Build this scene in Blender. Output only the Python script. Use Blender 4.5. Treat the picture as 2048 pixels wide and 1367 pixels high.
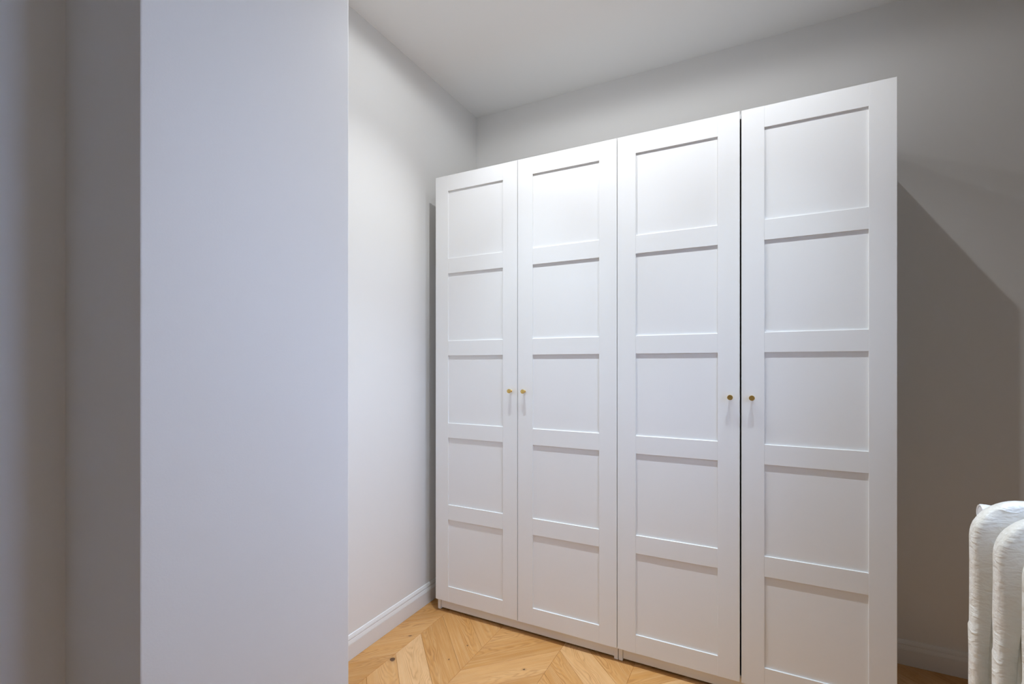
import bpy, bmesh, math, random
from mathutils import Vector, Matrix
random.seed(7)

# ------------------------------------------------------------------ scene reset
for o in list(bpy.data.objects):
    bpy.data.objects.remove(o, do_unlink=True)
SC = bpy.context.scene
COL = SC.collection

# ------------------------------------------------------------------ camera
F_PX, YAW, HORIZON = 950.0, 0.475, 729.0          # for a 2048 x 1367 frame
CAM = Vector((1.556, -2.113, 1.338))
cam_data = bpy.data.cameras.new('camera')
cam_data.sensor_fit = 'HORIZONTAL'
cam_data.sensor_width = 36.0
cam_data.lens = 36.0 * F_PX / 2048.0
cam_data.shift_y = (HORIZON - 683.5) / 2048.0
cam_data.clip_start = 0.02
cam = bpy.data.objects.new('camera', cam_data)
cam.location = CAM
cam.rotation_euler = (math.radians(90), 0, YAW)
COL.objects.link(cam)
SC.camera = cam

# ------------------------------------------------------------------ world and exposure
world = bpy.data.worlds.new('sky_offscreen')
SC.world = world
world.use_nodes = True
SKY_COLOR = (0.46, 0.61, 1.0)          # even overcast sky, seen by the room through the side window only
SKY_STRENGTH = 12.0
world.node_tree.nodes['Background'].inputs[0].default_value = (*SKY_COLOR, 1)
world.node_tree.nodes['Background'].inputs[1].default_value = SKY_STRENGTH
vs = SC.view_settings
vs.view_transform = 'Standard'
vs.look = 'None'
vs.gamma = 1.0
vs.use_curve_mapping = False
vs.exposure = 0.22

# light of the place: three ceiling spotlights of one kind just above the picture, daylight through the side window above the radiator
SPOT_COLOR = (0.72, 0.86, 1.0)
SPOT_WIDE = (0.93, 0.96, 1.0)
SPOT_Y = -0.440
SPOTS = ((0.60, 1.3), (1.08, 0.75), (1.60, 0.95))   # x, found from the shadows of the knobs and the wardrobe; output: the middle one throws the faintest shadows
# one lamp's light: watts, half angle, blend, colour
BEAMS = [('core', 50.0, 30.0, 1.0, SPOT_COLOR), ('mid', 8.0, 48.0, 1.0, SPOT_COLOR), ('wide', 15.0, 60.0, 0.6, SPOT_WIDE), ('stray', 4.0, 88.0, 0.2, SPOT_WIDE)]

# ------------------------------------------------------------------ room size
X_LEFT, X_RIGHT = -0.095, 3.4
Y_BACK, Y_REAR = 0.585, -3.4
Z_CEIL = 2.975

# ------------------------------------------------------------------ helpers
def add_box(bm, x0, x1, y0, y1, z0, z1):
    vsx = [bm.verts.new((x, y, z)) for z in (z0, z1) for y in (y0, y1) for x in (x0, x1)]
    for f in ((0, 2, 3, 1), (4, 5, 7, 6), (0, 1, 5, 4), (2, 6, 7, 3), (0, 4, 6, 2), (1, 3, 7, 5)):
        bm.faces.new([vsx[i] for i in f])

def mesh_from(bm, name, mat, smooth=False):
    bmesh.ops.recalc_face_normals(bm, faces=bm.faces)
    me = bpy.data.meshes.new(name)
    bm.to_mesh(me)
    bm.free()
    if mat:
        me.materials.append(mat)
    if smooth:
        for p in me.polygons:
            p.use_smooth = True
    return me

def link(name, me, parent=None, loc=None):
    o = bpy.data.objects.new(name, me)
    COL.objects.link(o)
    if parent:
        o.parent = parent
    if loc:
        o.location = loc
    return o

def box_mesh(name, x0, x1, y0, y1, z0, z1, mat, bevel=0.0, seg=1):
    bm = bmesh.new()
    add_box(bm, x0, x1, y0, y1, z0, z1)
    if bevel:
        bmesh.ops.bevel(bm, geom=list(bm.edges), offset=bevel, segments=seg, profile=0.6, affect='EDGES')
    return mesh_from(bm, name, mat)

def box(name, x0, x1, y0, y1, z0, z1, mat, parent=None, bevel=0.0, seg=1):
    return link(name, box_mesh(name, x0, x1, y0, y1, z0, z1, mat, bevel, seg), parent)

def lathe_mesh(name, prof, mat, n=32, axis='Z', cap=True):
    """prof: list of (radius, height) along the axis."""
    bm = bmesh.new()
    rings = []
    for r, h in prof:
        ring = []
        for i in range(n):
            a = 2 * math.pi * i / n
            p = (r * math.cos(a), r * math.sin(a), h)
            if axis == 'Y':
                p = (p[0], p[2], p[1])
            elif axis == 'X':
                p = (p[2], p[0], p[1])
            ring.append(bm.verts.new(p))
        rings.append(ring)
    for a, b in zip(rings, rings[1:]):
        for i in range(n):
            bm.faces.new((a[i], a[(i + 1) % n], b[(i + 1) % n], b[i]))
    if cap:
        bm.faces.new(rings[0])
        bm.faces.new(rings[-1])
    me = mesh_from(bm, name, mat, True)
    me.set_sharp_from_angle(angle=math.radians(35))
    return me

def tag(o, label=None, category=None, group=None, kind=None):
    if label: o['label'] = label
    if category: o['category'] = category
    if group: o['group'] = group
    if kind: o['kind'] = kind
    return o

def thing(name, loc, label, category, group=None):
    o = bpy.data.objects.new(name, None)
    o.empty_display_size = 0.1
    COL.objects.link(o)
    o.location = loc
    return tag(o, label, category, group)

# ------------------------------------------------------------------ materials
def new_mat(name, color, rough=0.5, spec=0.5, metallic=0.0):
    m = bpy.data.materials.new(name)
    m.use_nodes = True
    b = m.node_tree.nodes['Principled BSDF']
    b.inputs['Base Color'].default_value = (*color, 1)
    b.inputs['Roughness'].default_value = rough
    b.inputs['Specular IOR Level'].default_value = spec
    b.inputs['Metallic'].default_value = metallic
    return m, m.node_tree, b

def N(nt, t, **kw):
    n = nt.nodes.new(t)
    for k, v in kw.items():
        if k.startswith('i_'):
            n.inputs[k[2:].replace('_', ' ')].default_value = v
        else:
            setattr(n, k, v)
    return n

def math_node(nt, op, a, b=None, clamp=False):
    n = nt.nodes.new('ShaderNodeMath')
    n.operation = op
    n.use_clamp = clamp
    for i, v in enumerate((a, b)):
        if v is None:
            continue
        if isinstance(v, (int, float)):
            n.inputs[i].default_value = v
        else:
            nt.links.new(v, n.inputs[i])
    return n.outputs[0]

def mix_color(nt, fac, a, b, blend='MIX'):
    n = nt.nodes.new('ShaderNodeMix')
    n.data_type = 'RGBA'
    n.blend_type = blend
    for sock, v in ((n.inputs[0], fac), (n.inputs[6], a), (n.inputs[7], b)):
        if isinstance(v, (int, float)):
            sock.default_value = v
        elif isinstance(v, tuple):
            sock.default_value = (*v, 1) if len(v) == 3 else v
        else:
            nt.links.new(v, sock)
    return n.outputs[2]

def bump(nt, bsdf, height, strength, dist):
    b = nt.nodes.new('ShaderNodeBump')
    b.inputs['Strength'].default_value = strength
    b.inputs['Distance'].default_value = dist
    nt.links.new(height, b.inputs['Height'])
    nt.links.new(b.outputs[0], bsdf.inputs['Normal'])

def painted_wall(name, color, rough=0.55, amount=0.12):
    m, nt, b = new_mat(name, color, rough, 0.35)
    tc = N(nt, 'ShaderNodeTexCoord')
    n1 = N(nt, 'ShaderNodeTexNoise', i_Scale=230.0, i_Detail=3.0)
    n2 = N(nt, 'ShaderNodeTexNoise', i_Scale=5.0, i_Detail=2.0)
    nt.links.new(tc.outputs['Object'], n1.inputs['Vector'])
    nt.links.new(tc.outputs['Object'], n2.inputs['Vector'])
    h = math_node(nt, 'ADD', math_node(nt, 'MULTIPLY', n1.outputs[0], 0.25), n2.outputs[0])
    bump(nt, b, h, amount, 0.004)
    return m

M_WALL = painted_wall('wall_paint', (0.86, 0.85, 0.828))
M_CEIL = painted_wall('ceiling_paint', (0.90, 0.89, 0.87), 0.5, 0.05)
M_TRIM = new_mat('baseboard_paint', (0.84, 0.83, 0.81), 0.38)[0]
M_DOOR = new_mat('wardrobe_white', (0.86, 0.855, 0.845), 0.42, 0.4)[0]
M_CARC = new_mat('wardrobe_carcass_white', (0.86, 0.855, 0.845), 0.5, 0.4)[0]
M_GOLD = new_mat('polished_brass', (0.72, 0.50, 0.17), 0.12, 0.5, 1.0)[0]
M_DARK = new_mat('subfloor_wood', (0.42, 0.26, 0.13), 0.9)[0]
M_PLASTIC = new_mat('white_plastic', (0.85, 0.85, 0.86), 0.3)[0]
M_STEEL = new_mat('valve_steel', (0.62, 0.62, 0.63), 0.3, 0.5, 1.0)[0]
M_LAMPMETAL = new_mat('lamp_white_metal', (0.82, 0.82, 0.82), 0.35)[0]

def emission_mat(name, color, strength):
    m = bpy.data.materials.new(name)
    m.use_nodes = True
    nt = m.node_tree
    nt.nodes.clear()
    e = nt.nodes.new('ShaderNodeEmission')
    e.inputs[0].default_value = (*color, 1)
    e.inputs[1].default_value = strength
    o = nt.nodes.new('ShaderNodeOutputMaterial')
    nt.links.new(e.outputs[0], o.inputs[0])
    return m

def oak_material():
    m, nt, b = new_mat('oak_parquet', (0.6, 0.36, 0.16), 0.42, 0.45)
    L = nt.links
    tc = N(nt, 'ShaderNodeTexCoord')
    info = N(nt, 'ShaderNodeObjectInfo')
    seed = info.outputs['Random']
    seed2 = math_node(nt, 'FRACT', math_node(nt, 'MULTIPLY', seed, 17.31))
    seed3 = math_node(nt, 'FRACT', math_node(nt, 'MULTIPLY', seed, 91.7))
    off = N(nt, 'ShaderNodeCombineXYZ')
    L.new(math_node(nt, 'MULTIPLY', seed, 37.0), off.inputs[0])
    L.new(math_node(nt, 'MULTIPLY', seed2, 23.0), off.inputs[1])
    L.new(math_node(nt, 'MULTIPLY', seed3, 11.0), off.inputs[2])
    add = N(nt, 'ShaderNodeVectorMath', operation='ADD')
    L.new(tc.outputs['Object'], add.inputs[0])
    L.new(off.outputs[0], add.inputs[1])

    def scaled(v, s):
        n = N(nt, 'ShaderNodeVectorMath', operation='MULTIPLY')
        L.new(v, n.inputs[0])
        n.inputs[1].default_value = s
        return n.outputs[0]

    def noise(v, sc, det=3.0, rough=0.55, dist=0.0):
        n = N(nt, 'ShaderNodeTexNoise', i_Scale=sc, i_Detail=det, i_Roughness=rough, i_Distortion=dist)
        L.new(v, n.inputs['Vector'])
        return n.outputs[0]

    sep = N(nt, 'ShaderNodeSeparateXYZ')
    L.new(tc.outputs['Object'], sep.inputs[0])
    # growth rings: cathedral arches along the board, centre line shifted board by board
    centre = math_node(nt, 'MULTIPLY', math_node(nt, 'SUBTRACT', seed2, 0.5), 0.14)
    yy = math_node(nt, 'SUBTRACT', sep.outputs[1], centre)
    warp = math_node(nt, 'MULTIPLY', math_node(nt, 'SUBTRACT', noise(scaled(add.outputs[0], (2.2, 7.0, 1.0)), 2.0, 2.0), 0.5), 0.10)
    yw = math_node(nt, 'ADD', yy, math_node(nt, 'MULTIPLY', warp, 0.35))
    par = math_node(nt, 'MULTIPLY', math_node(nt, 'MULTIPLY', yw, yw), 26.0)
    ring = math_node(nt, 'ADD', math_node(nt, 'ADD', par, warp), math_node(nt, 'MULTIPLY', sep.outputs[0], 0.16))
    fine = math_node(nt, 'MULTIPLY', noise(scaled(add.outputs[0], (6.0, 60.0, 1.0)), 2.0, 3.0), 0.010)
    ph = math_node(nt, 'MULTIPLY', math_node(nt, 'ADD', ring, fine), 430.0)
    wave = math_node(nt, 'ADD', math_node(nt, 'MULTIPLY', math_node(nt, 'SINE', ph), 0.5), 0.5)
    wave = math_node(nt, 'POWER', wave, 2.2)
    ringmask = noise(scaled(add.outputs[0], (3.0, 12.0, 1.0)), 1.5, 2.0)
    ringmask = math_node(nt, 'MULTIPLY', math_node(nt, 'SUBTRACT', ringmask, 0.30, True), 2.0, True)
    pores = noise(scaled(add.outputs[0], (9.0, 330.0, 1.0)), 1.6, 4.0, 0.65)
    pores = math_node(nt, 'MULTIPLY', math_node(nt, 'SUBTRACT', pores, 0.50, True), 3.2, True)
    cloud = noise(scaled(add.outputs[0], (3.0, 9.0, 1.0)), 2.0, 3.0)
    streak = noise(scaled(add.outputs[0], (1.8, 42.0, 1.0)), 2.0, 3.0, 0.6)

    ramp = N(nt, 'ShaderNodeValToRGB')
    cr = ramp.color_ramp
    cr.elements[0].position = 0.0
    cr.elements[0].color = (0.58, 0.28, 0.078, 1)
    cr.elements[1].position = 1.0
    cr.elements[1].color = (0.82, 0.50, 0.24, 1)
    for p, c in ((0.35, (0.66, 0.33, 0.10, 1)), (0.7, (0.74, 0.41, 0.16, 1))):
        e = cr.elements.new(p)
        e.color = c
    tone = N(nt, 'ShaderNodeAttribute', attribute_type='OBJECT', attribute_name='tone')
    L.new(tone.outputs['Fac'], ramp.inputs[0])
    col = mix_color(nt, math_node(nt, 'MULTIPLY', math_node(nt, 'SUBTRACT', cloud, 0.35, True), 0.9, True), ramp.outputs[0], (0.60, 0.285, 0.083))
    col = mix_color(nt, math_node(nt, 'MULTIPLY', math_node(nt, 'SUBTRACT', streak, 0.42, True), 1.5, True), col, (0.78, 0.50, 0.25))
    dark = mix_color(nt, 1.0, col, (0.60, 0.47, 0.33), 'MULTIPLY')
    col = mix_color(nt, math_node(nt, 'MULTIPLY', math_node(nt, 'MULTIPLY', wave, ringmask), 0.85), col, dark)
    col = mix_color(nt, math_node(nt, 'MULTIPLY', pores, 0.30), col, dark)
    # knot, where the board has one
    kx = N(nt, 'ShaderNodeAttribute', attribute_type='OBJECT', attribute_name='knot_x').outputs['Fac']
    ky = N(nt, 'ShaderNodeAttribute', attribute_type='OBJECT', attribute_name='knot_y').outputs['Fac']
    kr = N(nt, 'ShaderNodeAttribute', attribute_type='OBJECT', attribute_name='knot_r').outputs['Fac']
    dx = math_node(nt, 'MULTIPLY', math_node(nt, 'SUBTRACT', sep.outputs[0], kx), 0.75)
    dy = math_node(nt, 'SUBTRACT', sep.outputs[1], ky)
    dist = math_node(nt, 'SQRT', math_node(nt, 'ADD', math_node(nt, 'MULTIPLY', dx, dx), math_node(nt, 'MULTIPLY', dy, dy)))
    dist = math_node(nt, 'ADD', dist, math_node(nt, 'MULTIPLY', math_node(nt, 'SUBTRACT', noise(add.outputs[0], 60.0, 2.0), 0.5), 0.010))
    rel = math_node(nt, 'DIVIDE', dist, math_node(nt, 'ADD', kr, 0.0001))
    core = math_node(nt, 'SUBTRACT', 1.0, math_node(nt, 'MULTIPLY', math_node(nt, 'SUBTRACT', rel, 0.8), 3.0, True), True)
    halo = math_node(nt, 'SUBTRACT', 1.0, math_node(nt, 'MULTIPLY', rel, 0.33, True), True)
    col = mix_color(nt, math_node(nt, 'MULTIPLY', halo, 0.55), col, (0.38, 0.18, 0.06))
    col = mix_color(nt, math_node(nt, 'MULTIPLY', core, 0.9), col, (0.075, 0.030, 0.012))
    L.new(col, b.inputs['Base Color'])
    h = math_node(nt, 'SUBTRACT', 1.0, math_node(nt, 'ADD', math_node(nt, 'MULTIPLY', pores, 0.6), math_node(nt, 'MULTIPLY', wave, 0.25)))
    bump(nt, b, h, 0.15, 0.001)
    return m

def pane_mat():
    m = bpy.data.materials.new('window_glass')
    m.use_nodes = True
    nt = m.node_tree
    nt.nodes.clear()
    t, g, x, o = (nt.nodes.new(n) for n in ('ShaderNodeBsdfTransparent', 'ShaderNodeBsdfGlossy', 'ShaderNodeMixShader', 'ShaderNodeOutputMaterial'))
    t.inputs[0].default_value = (0.95, 0.97, 0.97, 1)
    g.inputs['Roughness'].default_value = 0.02
    lw = nt.nodes.new('ShaderNodeLayerWeight')
    f4 = math_node(nt, 'POWER', lw.outputs['Facing'], 4.0)
    nt.links.new(math_node(nt, 'ADD', math_node(nt, 'MULTIPLY', f4, 0.35), 0.03), x.inputs[0])
    nt.links.new(t.outputs[0], x.inputs[1])
    nt.links.new(g.outputs[0], x.inputs[2])
    nt.links.new(x.outputs[0], o.inputs[0])
    return m

M_GLASS = pane_mat()
M_GROUND = new_mat('ground_grey', (0.10, 0.10, 0.095), 0.9)[0]
M_OAK = oak_material()

def radiator_material():
    m, nt, b = new_mat('radiator_thick_cream_paint', (0.93, 0.905, 0.82), 0.32, 0.5)
    tc = N(nt, 'ShaderNodeTexCoord')
    sc = N(nt, 'ShaderNodeVectorMath', operation='MULTIPLY')
    sc.inputs[1].default_value = (16.0, 16.0, 36.0)
    nt.links.new(tc.outputs['Object'], sc.inputs[0])
    n1 = N(nt, 'ShaderNodeTexNoise', i_Scale=1.7, i_Detail=2.0, i_Distortion=1.2)
    nt.links.new(sc.outputs[0], n1.inputs['Vector'])
    n2 = N(nt, 'ShaderNodeTexNoise', i_Scale=34.0, i_Detail=3.0)
    nt.links.new(tc.outputs['Object'], n2.inputs['Vector'])
    n3 = N(nt, 'ShaderNodeTexNoise', i_Scale=13.0, i_Detail=3.0, i_Roughness=0.6)
    nt.links.new(tc.outputs['Object'], n3.inputs['Vector'])
    f = math_node(nt, 'MULTIPLY', math_node(nt, 'SUBTRACT', n3.outputs[0], 0.56, True), 5.0, True)
    c = mix_color(nt, f, (0.93, 0.905, 0.82), (0.87, 0.80, 0.69))
    g = math_node(nt, 'MULTIPLY', math_node(nt, 'SUBTRACT', 0.36, n3.outputs[0], True), 6.0, True)
    c = mix_color(nt, g, c, (0.80, 0.82, 0.84))
    nt.links.new(c, b.inputs['Base Color'])
    h = math_node(nt, 'ADD', n1.outputs[0], math_node(nt, 'MULTIPLY', n2.outputs[0], 1.2))
    bump(nt, b, h, 0.62, 0.006)
    return m

M_RAD = radiator_material()

# ------------------------------------------------------------------ room shell
T = 0.12
XW0, XW1 = 2.18, 2.60               # outer side wall with the window, near part of the room
Y_NICHE = -0.46                     # beyond it the room widens to X_RIGHT
WIN = (-1.33, -0.66, 1.07, 1.93)    # window opening: y0, y1, z0, z1

def boxes(name, mat, *bs):
    bm = bmesh.new()
    for b_ in bs:
        add_box(bm, *b_)
    return link(name, mesh_from(bm, name, mat))

def slab(name, z0, z1, mat):
    return boxes(name, mat, (X_LEFT - T, XW1, Y_REAR - T, Y_BACK + T, z0, z1), (XW1, X_RIGHT + T, Y_NICHE - T, Y_BACK + T, z0, z1))

floor = slab('floor', -0.10, -0.010, M_DARK)
tag(floor, 'oak chevron parquet floor')
ceiling = slab('ceiling', Z_CEIL, Z_CEIL + 0.1, M_CEIL)
wl = box('wall_left', X_LEFT - T, X_LEFT, Y_REAR - T, Y_BACK + T, -0.01, Z_CEIL, M_WALL)
wb = box('wall_back', X_LEFT, X_RIGHT, Y_BACK, Y_BACK + T, -0.01, Z_CEIL, M_WALL)
wr = box('wall_right', X_RIGHT, X_RIGHT + T, Y_NICHE - T, Y_BACK + T, -0.01, Z_CEIL, M_WALL)
wt = box('wall_right_return', XW1, X_RIGHT, Y_NICHE - T, Y_NICHE, -0.01, Z_CEIL, M_WALL)
we = box('wall_rear', X_LEFT, XW0, Y_REAR - T, Y_REAR, -0.01, Z_CEIL, M_WALL)
wq = boxes('wall_right_window', M_WALL, (XW0, XW1, Y_REAR - T, WIN[0], -0.01, Z_CEIL), (XW0, XW1, WIN[1], Y_NICHE, -0.01, Z_CEIL),
           (XW0, XW1, WIN[0], WIN[1], -0.01, WIN[2]), (XW0, XW1, WIN[0], WIN[1], WIN[3], Z_CEIL))
PIER = (X_LEFT, 0.50, -1.6266, -1.100)
X_NEAR = 0.185                       # the side wall steps in on the near side of the pier
wn = box('wall_left_near', X_LEFT, X_NEAR, Y_REAR, PIER[2], 0.0, Z_CEIL, M_WALL)
wp = box('wall_left_pier', PIER[0], PIER[1], PIER[2], PIER[3], 0.0, Z_CEIL, M_WALL, bevel=0.003, seg=2)
for o in (floor, ceiling, wl, wb, wr, wt, we, wq, wn, wp):
    tag(o, kind='structure')

# window beside the camera: frame, mullion, transom, panes, sill
win = bpy.data.objects.new('window_right_offscreen', None)
COL.objects.link(win)
win.location = (XW1 - 0.10, (WIN[0] + WIN[1]) / 2, WIN[2])
tag(win, kind='structure')
wy, wz = (WIN[1] - WIN[0]) / 2, WIN[3] - WIN[2]
FW = 0.05
for nm, b_ in (('frame_side', (-0.03, 0.03, -wy, -wy + FW, 0, wz)), ('frame_side', (-0.03, 0.03, wy - FW, wy, 0, wz)),
               ('frame_bottom', (-0.03, 0.03, -wy + FW, wy - FW, 0, FW)), ('frame_top', (-0.03, 0.03, -wy + FW, wy - FW, wz - FW, wz)),
               ('transom', (-0.025, 0.025, -wy + FW, wy - FW, 0.55, 0.60)), ('sill', (-0.355, -0.03, -wy, wy, 0.0005, 0.02))):
    box(nm, *b_, M_TRIM, win, 0.003)
for z0, z1 in ((FW, 0.55), (0.60, wz - FW)):
    box('pane', -0.002, 0.002, -wy + FW, wy - FW, z0, z1, M_GLASS, win)
ground = box('ground_outside', XW1 + 0.02, 40.0, -30.0, Y_NICHE - T - 0.02, -0.35, -0.15, M_GROUND)
tag(ground, kind='structure')

# baseboards: one moulded profile run along each wall. (depth from the wall, height)
BB = [(0, 0), (0.0150, 0), (0.0150, 0.0690), (0.0138, 0.0700), (0.0138, 0.0712), (0.0150, 0.0722),
      (0.0105, 0.0850), (0.0090, 0.0856), (0.0090, 0.0868), (0.0100, 0.0876), (0.0100, 0.0930), (0.0088, 0.0940),
      (0.0088, 0.0950), (0.0092, 0.0956), (0.0045, 0.1060), (0.0, 0.1075)]

def baseboard(name, p0, p1, normal):
    """run from p0 to p1 (xy), profile grows along normal (xy)."""
    bm = bmesh.new()
    ends = []
    for p in (p0, p1):
        ends.append([bm.verts.new((p[0] + normal[0] * d, p[1] + normal[1] * d, z + 0.0006)) for d, z in BB])
    n = len(BB)
    for i in range(n):
        j = (i + 1) % n
        bm.faces.new((ends[0][i], ends[0][j], ends[1][j], ends[1][i]))
    bm.faces.new(ends[0])
    bm.faces.new(list(reversed(ends[1])))
    return tag(link(name, mesh_from(bm, name, M_TRIM)), kind='structure')

baseboard('baseboard_left', (X_LEFT, PIER[3]), (X_LEFT, Y_BACK - 0.0151), (1, 0))
baseboard('baseboard_back', (X_LEFT, Y_BACK), (X_RIGHT - 0.0151, Y_BACK), (0, -1))
baseboard('baseboard_right', (X_RIGHT, Y_NICHE), (X_RIGHT, Y_BACK), (-1, 0))
baseboard('baseboard_left_near', (X_NEAR, Y_REAR + 0.0151), (X_NEAR, PIER[2] - 0.0151), (1, 0))
baseboard('baseboard_rear', (X_NEAR, Y_REAR), (XW0, Y_REAR), (0, 1))
baseboard('baseboard_left_pier', (PIER[1], PIER[2] - 0.015), (PIER[1], PIER[3] + 0.015), (1, 0))
baseboard('baseboard_left_pier_front', (X_NEAR, PIER[2]), (PIER[1], PIER[2]), (0, -1))
baseboard('baseboard_left_pier_side', (X_LEFT + 0.0151, PIER[3]), (PIER[1], PIER[3]), (0, 1))

# ------------------------------------------------------------------ chevron parquet
STRIP, X0 = 0.3345, 0.0685          # strip width and one mitre line
PITCH, YA = 0.1850, -0.030          # joint pitch along a mitre line and one joint on the line X0
KNOTS = [(0.086, -0.442, 0.012), (0.033, -0.254, 0.006), (0.648, -0.233, 0.0045), (0.314, -0.325, 0.003), (0.331, -0.195, 0.003)]

def clip_poly(poly, axis, lim, keep_less):
    out = []
    for i in range(len(poly)):
        a, b = poly[i], poly[(i + 1) % len(poly)]
        ia = (a[axis] <= lim) if keep_less else (a[axis] >= lim)
        ib = (b[axis] <= lim) if keep_less else (b[axis] >= lim)
        if ia:
            out.append(a)
        if ia != ib:
            t = (lim - a[axis]) / (b[axis] - a[axis])
            out.append((a[0] + t * (b[0] - a[0]), a[1] + t * (b[1] - a[1])))
    return out

def shrink(poly, d):
    """move every side of a convex ccw polygon inwards by d."""
    n = len(poly)
    lines = []
    for i in range(n):
        a, b = Vector(poly[i]), Vector(poly[(i + 1) % n])
        e = (b - a).normalized()
        nn = Vector((-e.y, e.x))
        lines.append((a + nn * d, e))
    out = []
    for i in range(n):
        (p, e), (q, g) = lines[i - 1], lines[i]
        den = e.x * g.y - e.y * g.x
        if abs(den) < 1e-6:
            out.append(tuple(q))
            continue
        t = ((q.x - p.x) * g.y - (q.y - p.y) * g.x) / den
        out.append(tuple(p + e * t))
    return out

def plank_mesh(poly):
    bm = bmesh.new()
    loops = []
    for d, z in ((0.0002, -0.010), (0.0002, -0.0012), (0.0013, 0.0)):
        loops.append([bm.verts.new((x, y, z)) for x, y in shrink(poly, d)])
    n = len(poly)
    for a, b in zip(loops, loops[1:]):
        for i in range(n):
            bm.faces.new((a[i], a[(i + 1) % n], b[(i + 1) % n], b[i]))
    bm.faces.new(loops[-1])
    return mesh_from(bm, 'plank', M_OAK)

def area(poly):
    return 0.5 * sum(poly[i][0] * poly[(i + 1) % len(poly)][1] - poly[(i + 1) % len(poly)][0] * poly[i][1] for i in range(len(poly)))

cache = {}
k0 = math.floor((X_LEFT - X0) / STRIP)
k1 = math.ceil((X_RIGHT - X0) / STRIP)
for k in range(k0, k1):
    xa, xb = X0 + k * STRIP, X0 + (k + 1) * STRIP
    sgn = -1 if k % 2 == 0 else 1          # boards fall (-45 deg) or rise (+45 deg) with x
    ya0 = YA if k % 2 == 0 else YA - STRIP
    for j in range(-24, 8):
        ya = ya0 + j * PITCH
        yb = ya + sgn * STRIP
        full = [(xa, ya - PITCH), (xb, yb - PITCH), (xb, yb), (xa, ya)]
        poly = full
        for ax, lim, less in ((0, X_LEFT + 0.002, False), (0, X_RIGHT - 0.002, True), (1, Y_REAR + 0.002, False), (1, Y_BACK - 0.002, True)):
            if poly:
                poly = clip_poly(poly, ax, lim, less)
        if len(poly) < 3 or area(poly) < 0.0006:
            continue
        if min(p[0] for p in poly) > XW0 and max(p[1] for p in poly) < Y_NICHE:
            continue
        cxy = ((xa + xb) / 2, (ya + yb - PITCH) / 2)
        if PIER[0] < min(p[0] for p in poly) and max(p[0] for p in poly) < PIER[1] and PIER[2] < min(p[1] for p in poly) and max(p[1] for p in poly) < PIER[3]:
            continue
        rot = sgn * math.pi / 4
        ca, sa = math.cos(-rot), math.sin(-rot)
        loc = lambda p: ((p[0] - cxy[0]) * ca - (p[1] - cxy[1]) * sa, (p[0] - cxy[0]) * sa + (p[1] - cxy[1]) * ca)
        # drop doubled corners left by clipping
        clean = []
        for p in poly:
            if not clean or (p[0] - clean[-1][0]) ** 2 + (p[1] - clean[-1][1]) ** 2 > 1e-7:
                clean.append(p)
        if (clean[0][0] - clean[-1][0]) ** 2 + (clean[0][1] - clean[-1][1]) ** 2 < 1e-7:
            clean.pop()
        if len(clean) < 3:
            continue
        if poly == full:
            me = cache.get(sgn)
            if me is None:
                me = cache[sgn] = plank_mesh([loc(p) for p in clean])
        else:
            me = plank_mesh([loc(p) for p in clean])
        o = link('plank', me, floor, (cxy[0], cxy[1], 0))
        o.rotation_euler.z = rot
        o['tone'] = random.choice((0.0, 0.15, 0.3, 0.45, 0.6, 0.8, 1.0))
        o['knot_x'], o['knot_y'], o['knot_r'] = 9.0, 9.0, 0.001
        for kx, ky, kr in KNOTS:
            sl = (kx - xa) * sgn
            if xa <= kx < xb and ya - PITCH + sl <= ky < ya + sl:
                lx, ly = loc((kx, ky))
                o['knot_x'], o['knot_y'], o['knot_r'] = lx, ly, kr

# ------------------------------------------------------------------ wardrobes
Z_DOOR0, Z_DOOR1 = 0.065, 2.355
RAILS = [(0.065, 0.147), (0.506, 0.586), (0.946, 1.025), (1.387, 1.466), (1.828, 1.908), (2.271, 2.355)]
STILE = 0.0815
DOOR_T = 0.019
RECESS = 0.0066
DEPTH = 0.565

def make_door(parent, xa, xb, knob_side):
    """door between xa and xb (local), front face at y = 0, built as stiles, rails and panels."""
    d = bpy.data.objects.new('door', None)
    d.empty_display_size = 0.05
    COL.objects.link(d)
    d.parent = parent
    d.location = (xa, 0, 0)
    w = xb - xa
    BV = 0.0007
    for a, b in ((0, STILE), (w - STILE, w)):
        box('stile', a, b, 0, DOOR_T, Z_DOOR0, Z_DOOR1, M_DOOR, d, BV)
    rail_cache = {}
    for z0, z1 in RAILS:
        h = round(z1 - z0, 4)
        if h not in rail_cache:
            rail_cache[h] = box_mesh('rail', STILE, w - STILE, 0.0003, DOOR_T, 0, h, M_DOOR, BV)
        link('rail', rail_cache[h], d, (0, 0, z0))
    for (a0, a1), (b0, b1) in zip(RAILS, RAILS[1:]):
        box('panel', STILE - 0.001, w - STILE + 0.001, RECESS, DOOR_T - 0.004, a1 - 0.001, b0 + 0.001, M_DOOR, d)
    kx = w - 0.0345 if knob_side == 'R' else 0.0375
    prof = [(0.0001, 0.0), (0.0065, 0.0), (0.0065, -0.0015), (0.0048, -0.0035), (0.0046, -0.009), (0.0056, -0.013), (0.0086, -0.0175),
            (0.0102, -0.0195), (0.0106, -0.0215), (0.0106, -0.0250), (0.0098, -0.0265), (0.0001, -0.0270)]
    kb = link('knob', lathe_mesh('knob', prof, M_GOLD, 28, 'Y', False), d, (kx, -0.0002, 1.207))
    tag(kb, 'small round polished brass knob')
    return d

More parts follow.
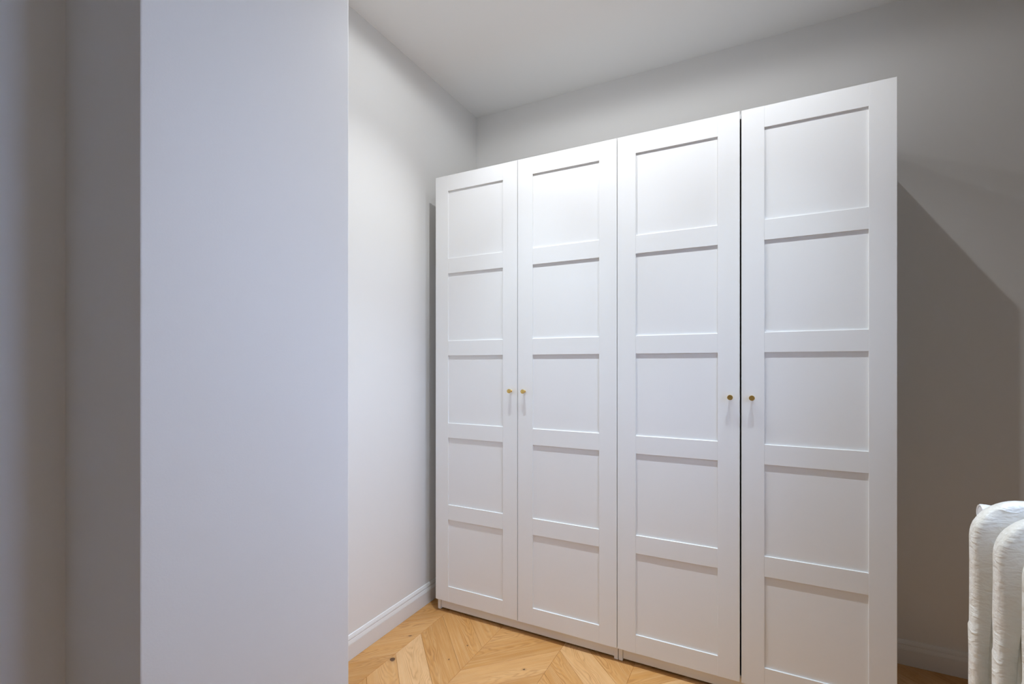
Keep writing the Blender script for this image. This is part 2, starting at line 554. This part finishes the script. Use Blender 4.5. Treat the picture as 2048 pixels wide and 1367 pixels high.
def make_wardrobe(x, label, gap):
    w = thing('wardrobe', (x, 0, 0), label, 'wardrobe', 'white two-door wardrobes standing side by side')
    c0 = DOOR_T + 0.002
    ST = 0.018
    box('side_panel', 0.0015, 0.0015 + ST, c0, DEPTH, 0.0025, 2.352, M_CARC, w, 0.0006)
    box('side_panel', 0.9985 - ST, 0.9985, c0, DEPTH, 0.0025, 2.352, M_CARC, w, 0.0006)
    box('top_panel', 0.0015 + ST, 0.9985 - ST, c0 + 0.001, DEPTH, 2.332, 2.351, M_CARC, w, 0.0006)
    box('bottom_panel', 0.0015 + ST, 0.9985 - ST, c0 + 0.001, DEPTH, 0.062, 0.080, M_CARC, w, 0.0006)
    box('back_panel', 0.0015 + ST, 0.9985 - ST, DEPTH - 0.006, DEPTH - 0.001, 0.080, 2.332, M_CARC, w)
    box('plinth', 0.0015 + ST + 0.0008, 0.9985 - ST - 0.0008, c0 + 0.006, c0 + 0.022, 0.011, 0.061, M_CARC, w, 0.0006)
    make_door(w, 0.0015, 0.5 - gap / 2, 'R')
    make_door(w, 0.5 + gap / 2, 0.9985, 'L')
    return w

make_wardrobe(0.0, 'tall white two-door wardrobe standing in the corner beside the lit side wall', 0.003)
make_wardrobe(1.0, 'tall white two-door wardrobe at the open end of the row, beside the bare shaded wall', 0.006)

# ------------------------------------------------------------------ cast iron radiator
RX, RW = 1.983, 0.190               # front face x and depth of a section
RY, RPITCH, RN = -0.719, 0.1200, 5  # near face of the farthest section, pitch, count (towards the camera side)
RZ0, RZ1 = 0.12, 1.042
RT = 0.040                          # thickness of a section

def section_outline():
    """arched outline in (x, z), centred on x = 0, counter-clockwise."""
    hw, r = RW / 2, 0.088
    pts = []
    for cx, cz, a0 in ((hw - r, RZ1 - r, 0), (-hw + r, RZ1 - r, 90), (-hw + r, RZ0 + r, 180), (hw - r, RZ0 + r, 270)):
        for i in range(13):
            a = math.radians(a0 + 7.5 * i)
            pts.append((cx + r * math.cos(a), cz + r * math.sin(a)))
        if a0 in (90, 270):                      # long sides get points of their own
            sg = -1 if a0 == 90 else 1
            zs = (0.90, 0.83, 0.762, 0.755, 0.68, 0.6, 0.5, 0.4, 0.3)
            for z in (zs if sg < 0 else reversed(zs)):
                pts.append((sg * (hw + (0.0016 if z < 0.76 else 0.0)), z))
    return pts

def slot_outline(xc):
    hw = 0.0095
    return [(xc, 0.812), (xc - 0.003, 0.76), (xc - 0.0065, 0.68), (xc - hw, 0.58), (xc - hw, 0.34), (xc - 0.004, 0.27), (xc, 0.26),
            (xc + 0.004, 0.27), (xc + hw, 0.34), (xc + hw, 0.58), (xc + 0.0065, 0.68), (xc + 0.003, 0.76)]

SLOTS = [-RW / 2 + 0.0305, 0.0, RW / 2 - 0.0305]

def section_mesh(seed):
    """one section: arched plate with three upright slots between its columns, edges rounded by hand."""
    bm = bmesh.new()
    loops2d = [(section_outline(), 1)] + [(slot_outline(x), -1) for x in SLOTS]
    cen = [(0.0, 0.58)] + [(x, 0.55) for x in SLOTS]
    rim = {}
    for side, y0, sg in (('near', 0.0, 1), ('far', RT, -1)):
        edges = []
        for li, (pts, kind) in enumerate(loops2d):
            n = len(pts)
            ring = []
            for i, (x, z) in enumerate(pts):
                # normal of the outline at this point, into the metal
                ax, az = pts[i - 1]
                bx, bz = pts[(i + 1) % n]
                tx, tz = bx - ax, bz - az
                l = math.hypot(tx, tz) or 1.0
                nx, nz = -tz / l, tx / l              # left of the direction of travel
                d = 0.0085 if li == 0 else -0.0018 if kind > 0 else 0.0018
                if li > 0:                            # slots run clockwise seen from the metal
                    cx_, cz_ = x - cen[li][0], z - cen[li][1]
                    s_ = 1.0 if (nx * cx_ + nz * cz_) > 0 else -1.0
                    nx, nz = nx * s_, nz * s_
                wob = 0.0007 * math.sin(z * 57 + seed * 1.7 + x * 20) + 0.0005 * math.sin(z * 131 + seed)
                ring.append((x + nx * d, z + nz * d, wob))
            flat = [bm.verts.new((x, y0 + w, z)) for x, z, w in ring]
            outer = [bm.verts.new((x + 0.8 * w0, y0 + sg * (0.0090 if li == 0 else 0.004), z)) for (x, z), (_, _, w0) in zip(pts, ring)]
            if li == 0:
                midr = [bm.verts.new(((x0 + (x1 - x0) * 0.70), y0 + w + sg * 0.0027, z0 + (z1 - z0) * 0.70)) for (x0, z0, w), (x1, z1) in zip(ring, pts)]
                for i in range(n):
                    j = (i + 1) % n
                    bm.faces.new((flat[i], flat[j], midr[j], midr[i]))
                    bm.faces.new((midr[i], midr[j], outer[j], outer[i]))
            for i in range(n):
                j = (i + 1) % n
                if li > 0:
                    bm.faces.new((flat[i], flat[j], outer[j], outer[i]))
                edges.append(bm.edges.get((flat[i], flat[j])))
            rim[(side, li)] = outer
        bmesh.ops.triangle_fill(bm, use_beauty=True, use_dissolve=False, edges=edges)
    for li in range(len(loops2d)):
        a_, b_ = rim[('near', li)], rim[('far', li)]
        n = len(a_)
        for i in range(n):
            j = (i + 1) % n
            bm.faces.new((a_[i], a_[j], b_[j], b_[i]))
    me = mesh_from(bm, 'section', M_RAD, True)
    me.set_sharp_from_angle(angle=math.radians(55))
    return me

rad = thing('cast_iron_radiator', (RX + RW / 2, RY + 0.03, 0), 'old cast iron radiator under thick lumpy cream paint with white valve knob', 'radiator')
def rloc(x, y, z):
    return (x - rad.location.x, y - rad.location.y, z)
meshes = [section_mesh(s_) for s_ in (1, 2, 3)]
web_me = None
for i in range(RN):
    link('section', meshes[i % 3], rad, rloc(RX + RW / 2, RY - i * RPITCH, 0))
    for x in SLOTS:
        if web_me is None:
            web_me = box_mesh('slot_web', -0.0108, 0.0108, RT * 0.22, RT * 0.22 + 0.004, 0.25, 0.82, M_RAD)
        link('slot_web', web_me, rad, rloc(RX + RW / 2 + x, RY - i * RPITCH, 0))
    if i < RN - 1:
        for z in (RZ0 + 0.08, RZ1 - 0.09):
            hub = lathe_mesh('hub', [(0.030, -RPITCH + RT - 0.002), (0.036, -RPITCH + RT + 0.012), (0.036, -0.012), (0.030, 0.002)], M_RAD, 20, 'Y')
            link('hub', hub, rad, rloc(RX + RW / 2, RY - i * RPITCH, z))
for i in (0, RN - 1):
    for sx in (-1, 1):
        prof = [(0.022, 0.0008), (0.020, 0.015), (0.013, 0.05), (0.014, 0.150)]
        link('foot', lathe_mesh('foot', prof, M_RAD, 16, 'Z'), rad, rloc(RX + RW / 2 + sx * 0.05, RY + RT / 2 - i * RPITCH, 0))
# valve at the far end: plug, body, pipe down to the floor, thermostatic head pointing into the room
VY, VZ = -0.620, 0.990
link('valve_nipple', lathe_mesh('valve_nipple', [(0.016, -0.070), (0.016, 0.020)], M_STEEL, 20, 'Y'), rad, rloc(RX + RW / 2 + 0.045, VY, VZ))
link('valve_body', lathe_mesh('valve_body', [(0.012, -0.03), (0.016, -0.028), (0.016, 0.028), (0.012, 0.03)], M_STEEL, 20, 'X'), rad, rloc(RX + RW / 2 + 0.045, VY, VZ))
link('supply_pipe', lathe_mesh('supply_pipe', [(0.0105, 0.0008), (0.0105, VZ - 0.012)], M_RAD, 20, 'Z'), rad, rloc(RX + RW / 2 + 0.045, VY + 0.008, 0))
head = [(0.0001, -0.0900), (0.0150, -0.0900), (0.0160, -0.0890), (0.0160, -0.0905), (0.0195, -0.0915), (0.0212, -0.0890), (0.0212, -0.078), (0.0200, -0.070),
        (0.0175, -0.040), (0.0160, -0.020), (0.0001, -0.020)]
vh = link('valve_head', lathe_mesh('valve_head', head, M_PLASTIC, 32, 'X', False), rad, rloc(2.022 + 0.0915, VY, VZ))
tag(vh, 'white plastic thermostat head')
for i in range(10):
    a = 2 * math.pi * i / 10
    bm = bmesh.new()
    add_box(bm, -0.076, -0.030, -0.0012, 0.0012, 0.0165, 0.0205)
    bmesh.ops.rotate(bm, verts=bm.verts, cent=(0, 0, 0), matrix=Matrix.Rotation(a, 3, 'X'))
    link('grip_rib', mesh_from(bm, 'grip_rib', M_PLASTIC), vh)

# ------------------------------------------------------------------ ceiling spotlights (just above the picture)
M_LENS = emission_mat('spot_lens', SPOT_COLOR, 6.0)
SPOT_SITE = ('the wardrobe in the wall corner', 'the seam between the two wardrobes', 'the wardrobe at the open end')
SPOT_WORD = ('corner', 'seam', 'end')
for (x, output), site, word in zip(SPOTS, SPOT_SITE, SPOT_WORD):
    s = thing('ceiling_spotlight_offscreen', (x, SPOT_Y, Z_CEIL), 'round white recessed ceiling spotlight above ' + site, 'spotlight', 'ceiling spotlights in a row')
    link('trim_ring', lathe_mesh('trim_ring', [(0.034, -0.001), (0.034, -0.006), (0.040, -0.009), (0.047, -0.007), (0.050, -0.0005)], M_LAMPMETAL, 40, 'Z', False), s)
    link('lens_offscreen', lathe_mesh('lens', [(0.0335, -0.0035), (0.0001, -0.0040)], M_LENS, 40, 'Z', False), s)
    for name, power, half, blend, color in BEAMS:
        ld = bpy.data.lights.new('spot_%s_%s_offscreen' % (word, name), 'SPOT')
        ld.energy = power * output
        ld.color = color
        ld.spot_size = math.radians(2 * half)
        ld.spot_blend = blend
        ld.shadow_soft_size = 0.007
        lo = bpy.data.objects.new('spot_%s_%s_offscreen' % (word, name), ld)
        COL.objects.link(lo)
        lo.parent = s
        lo.location = (0, 0, -0.024)
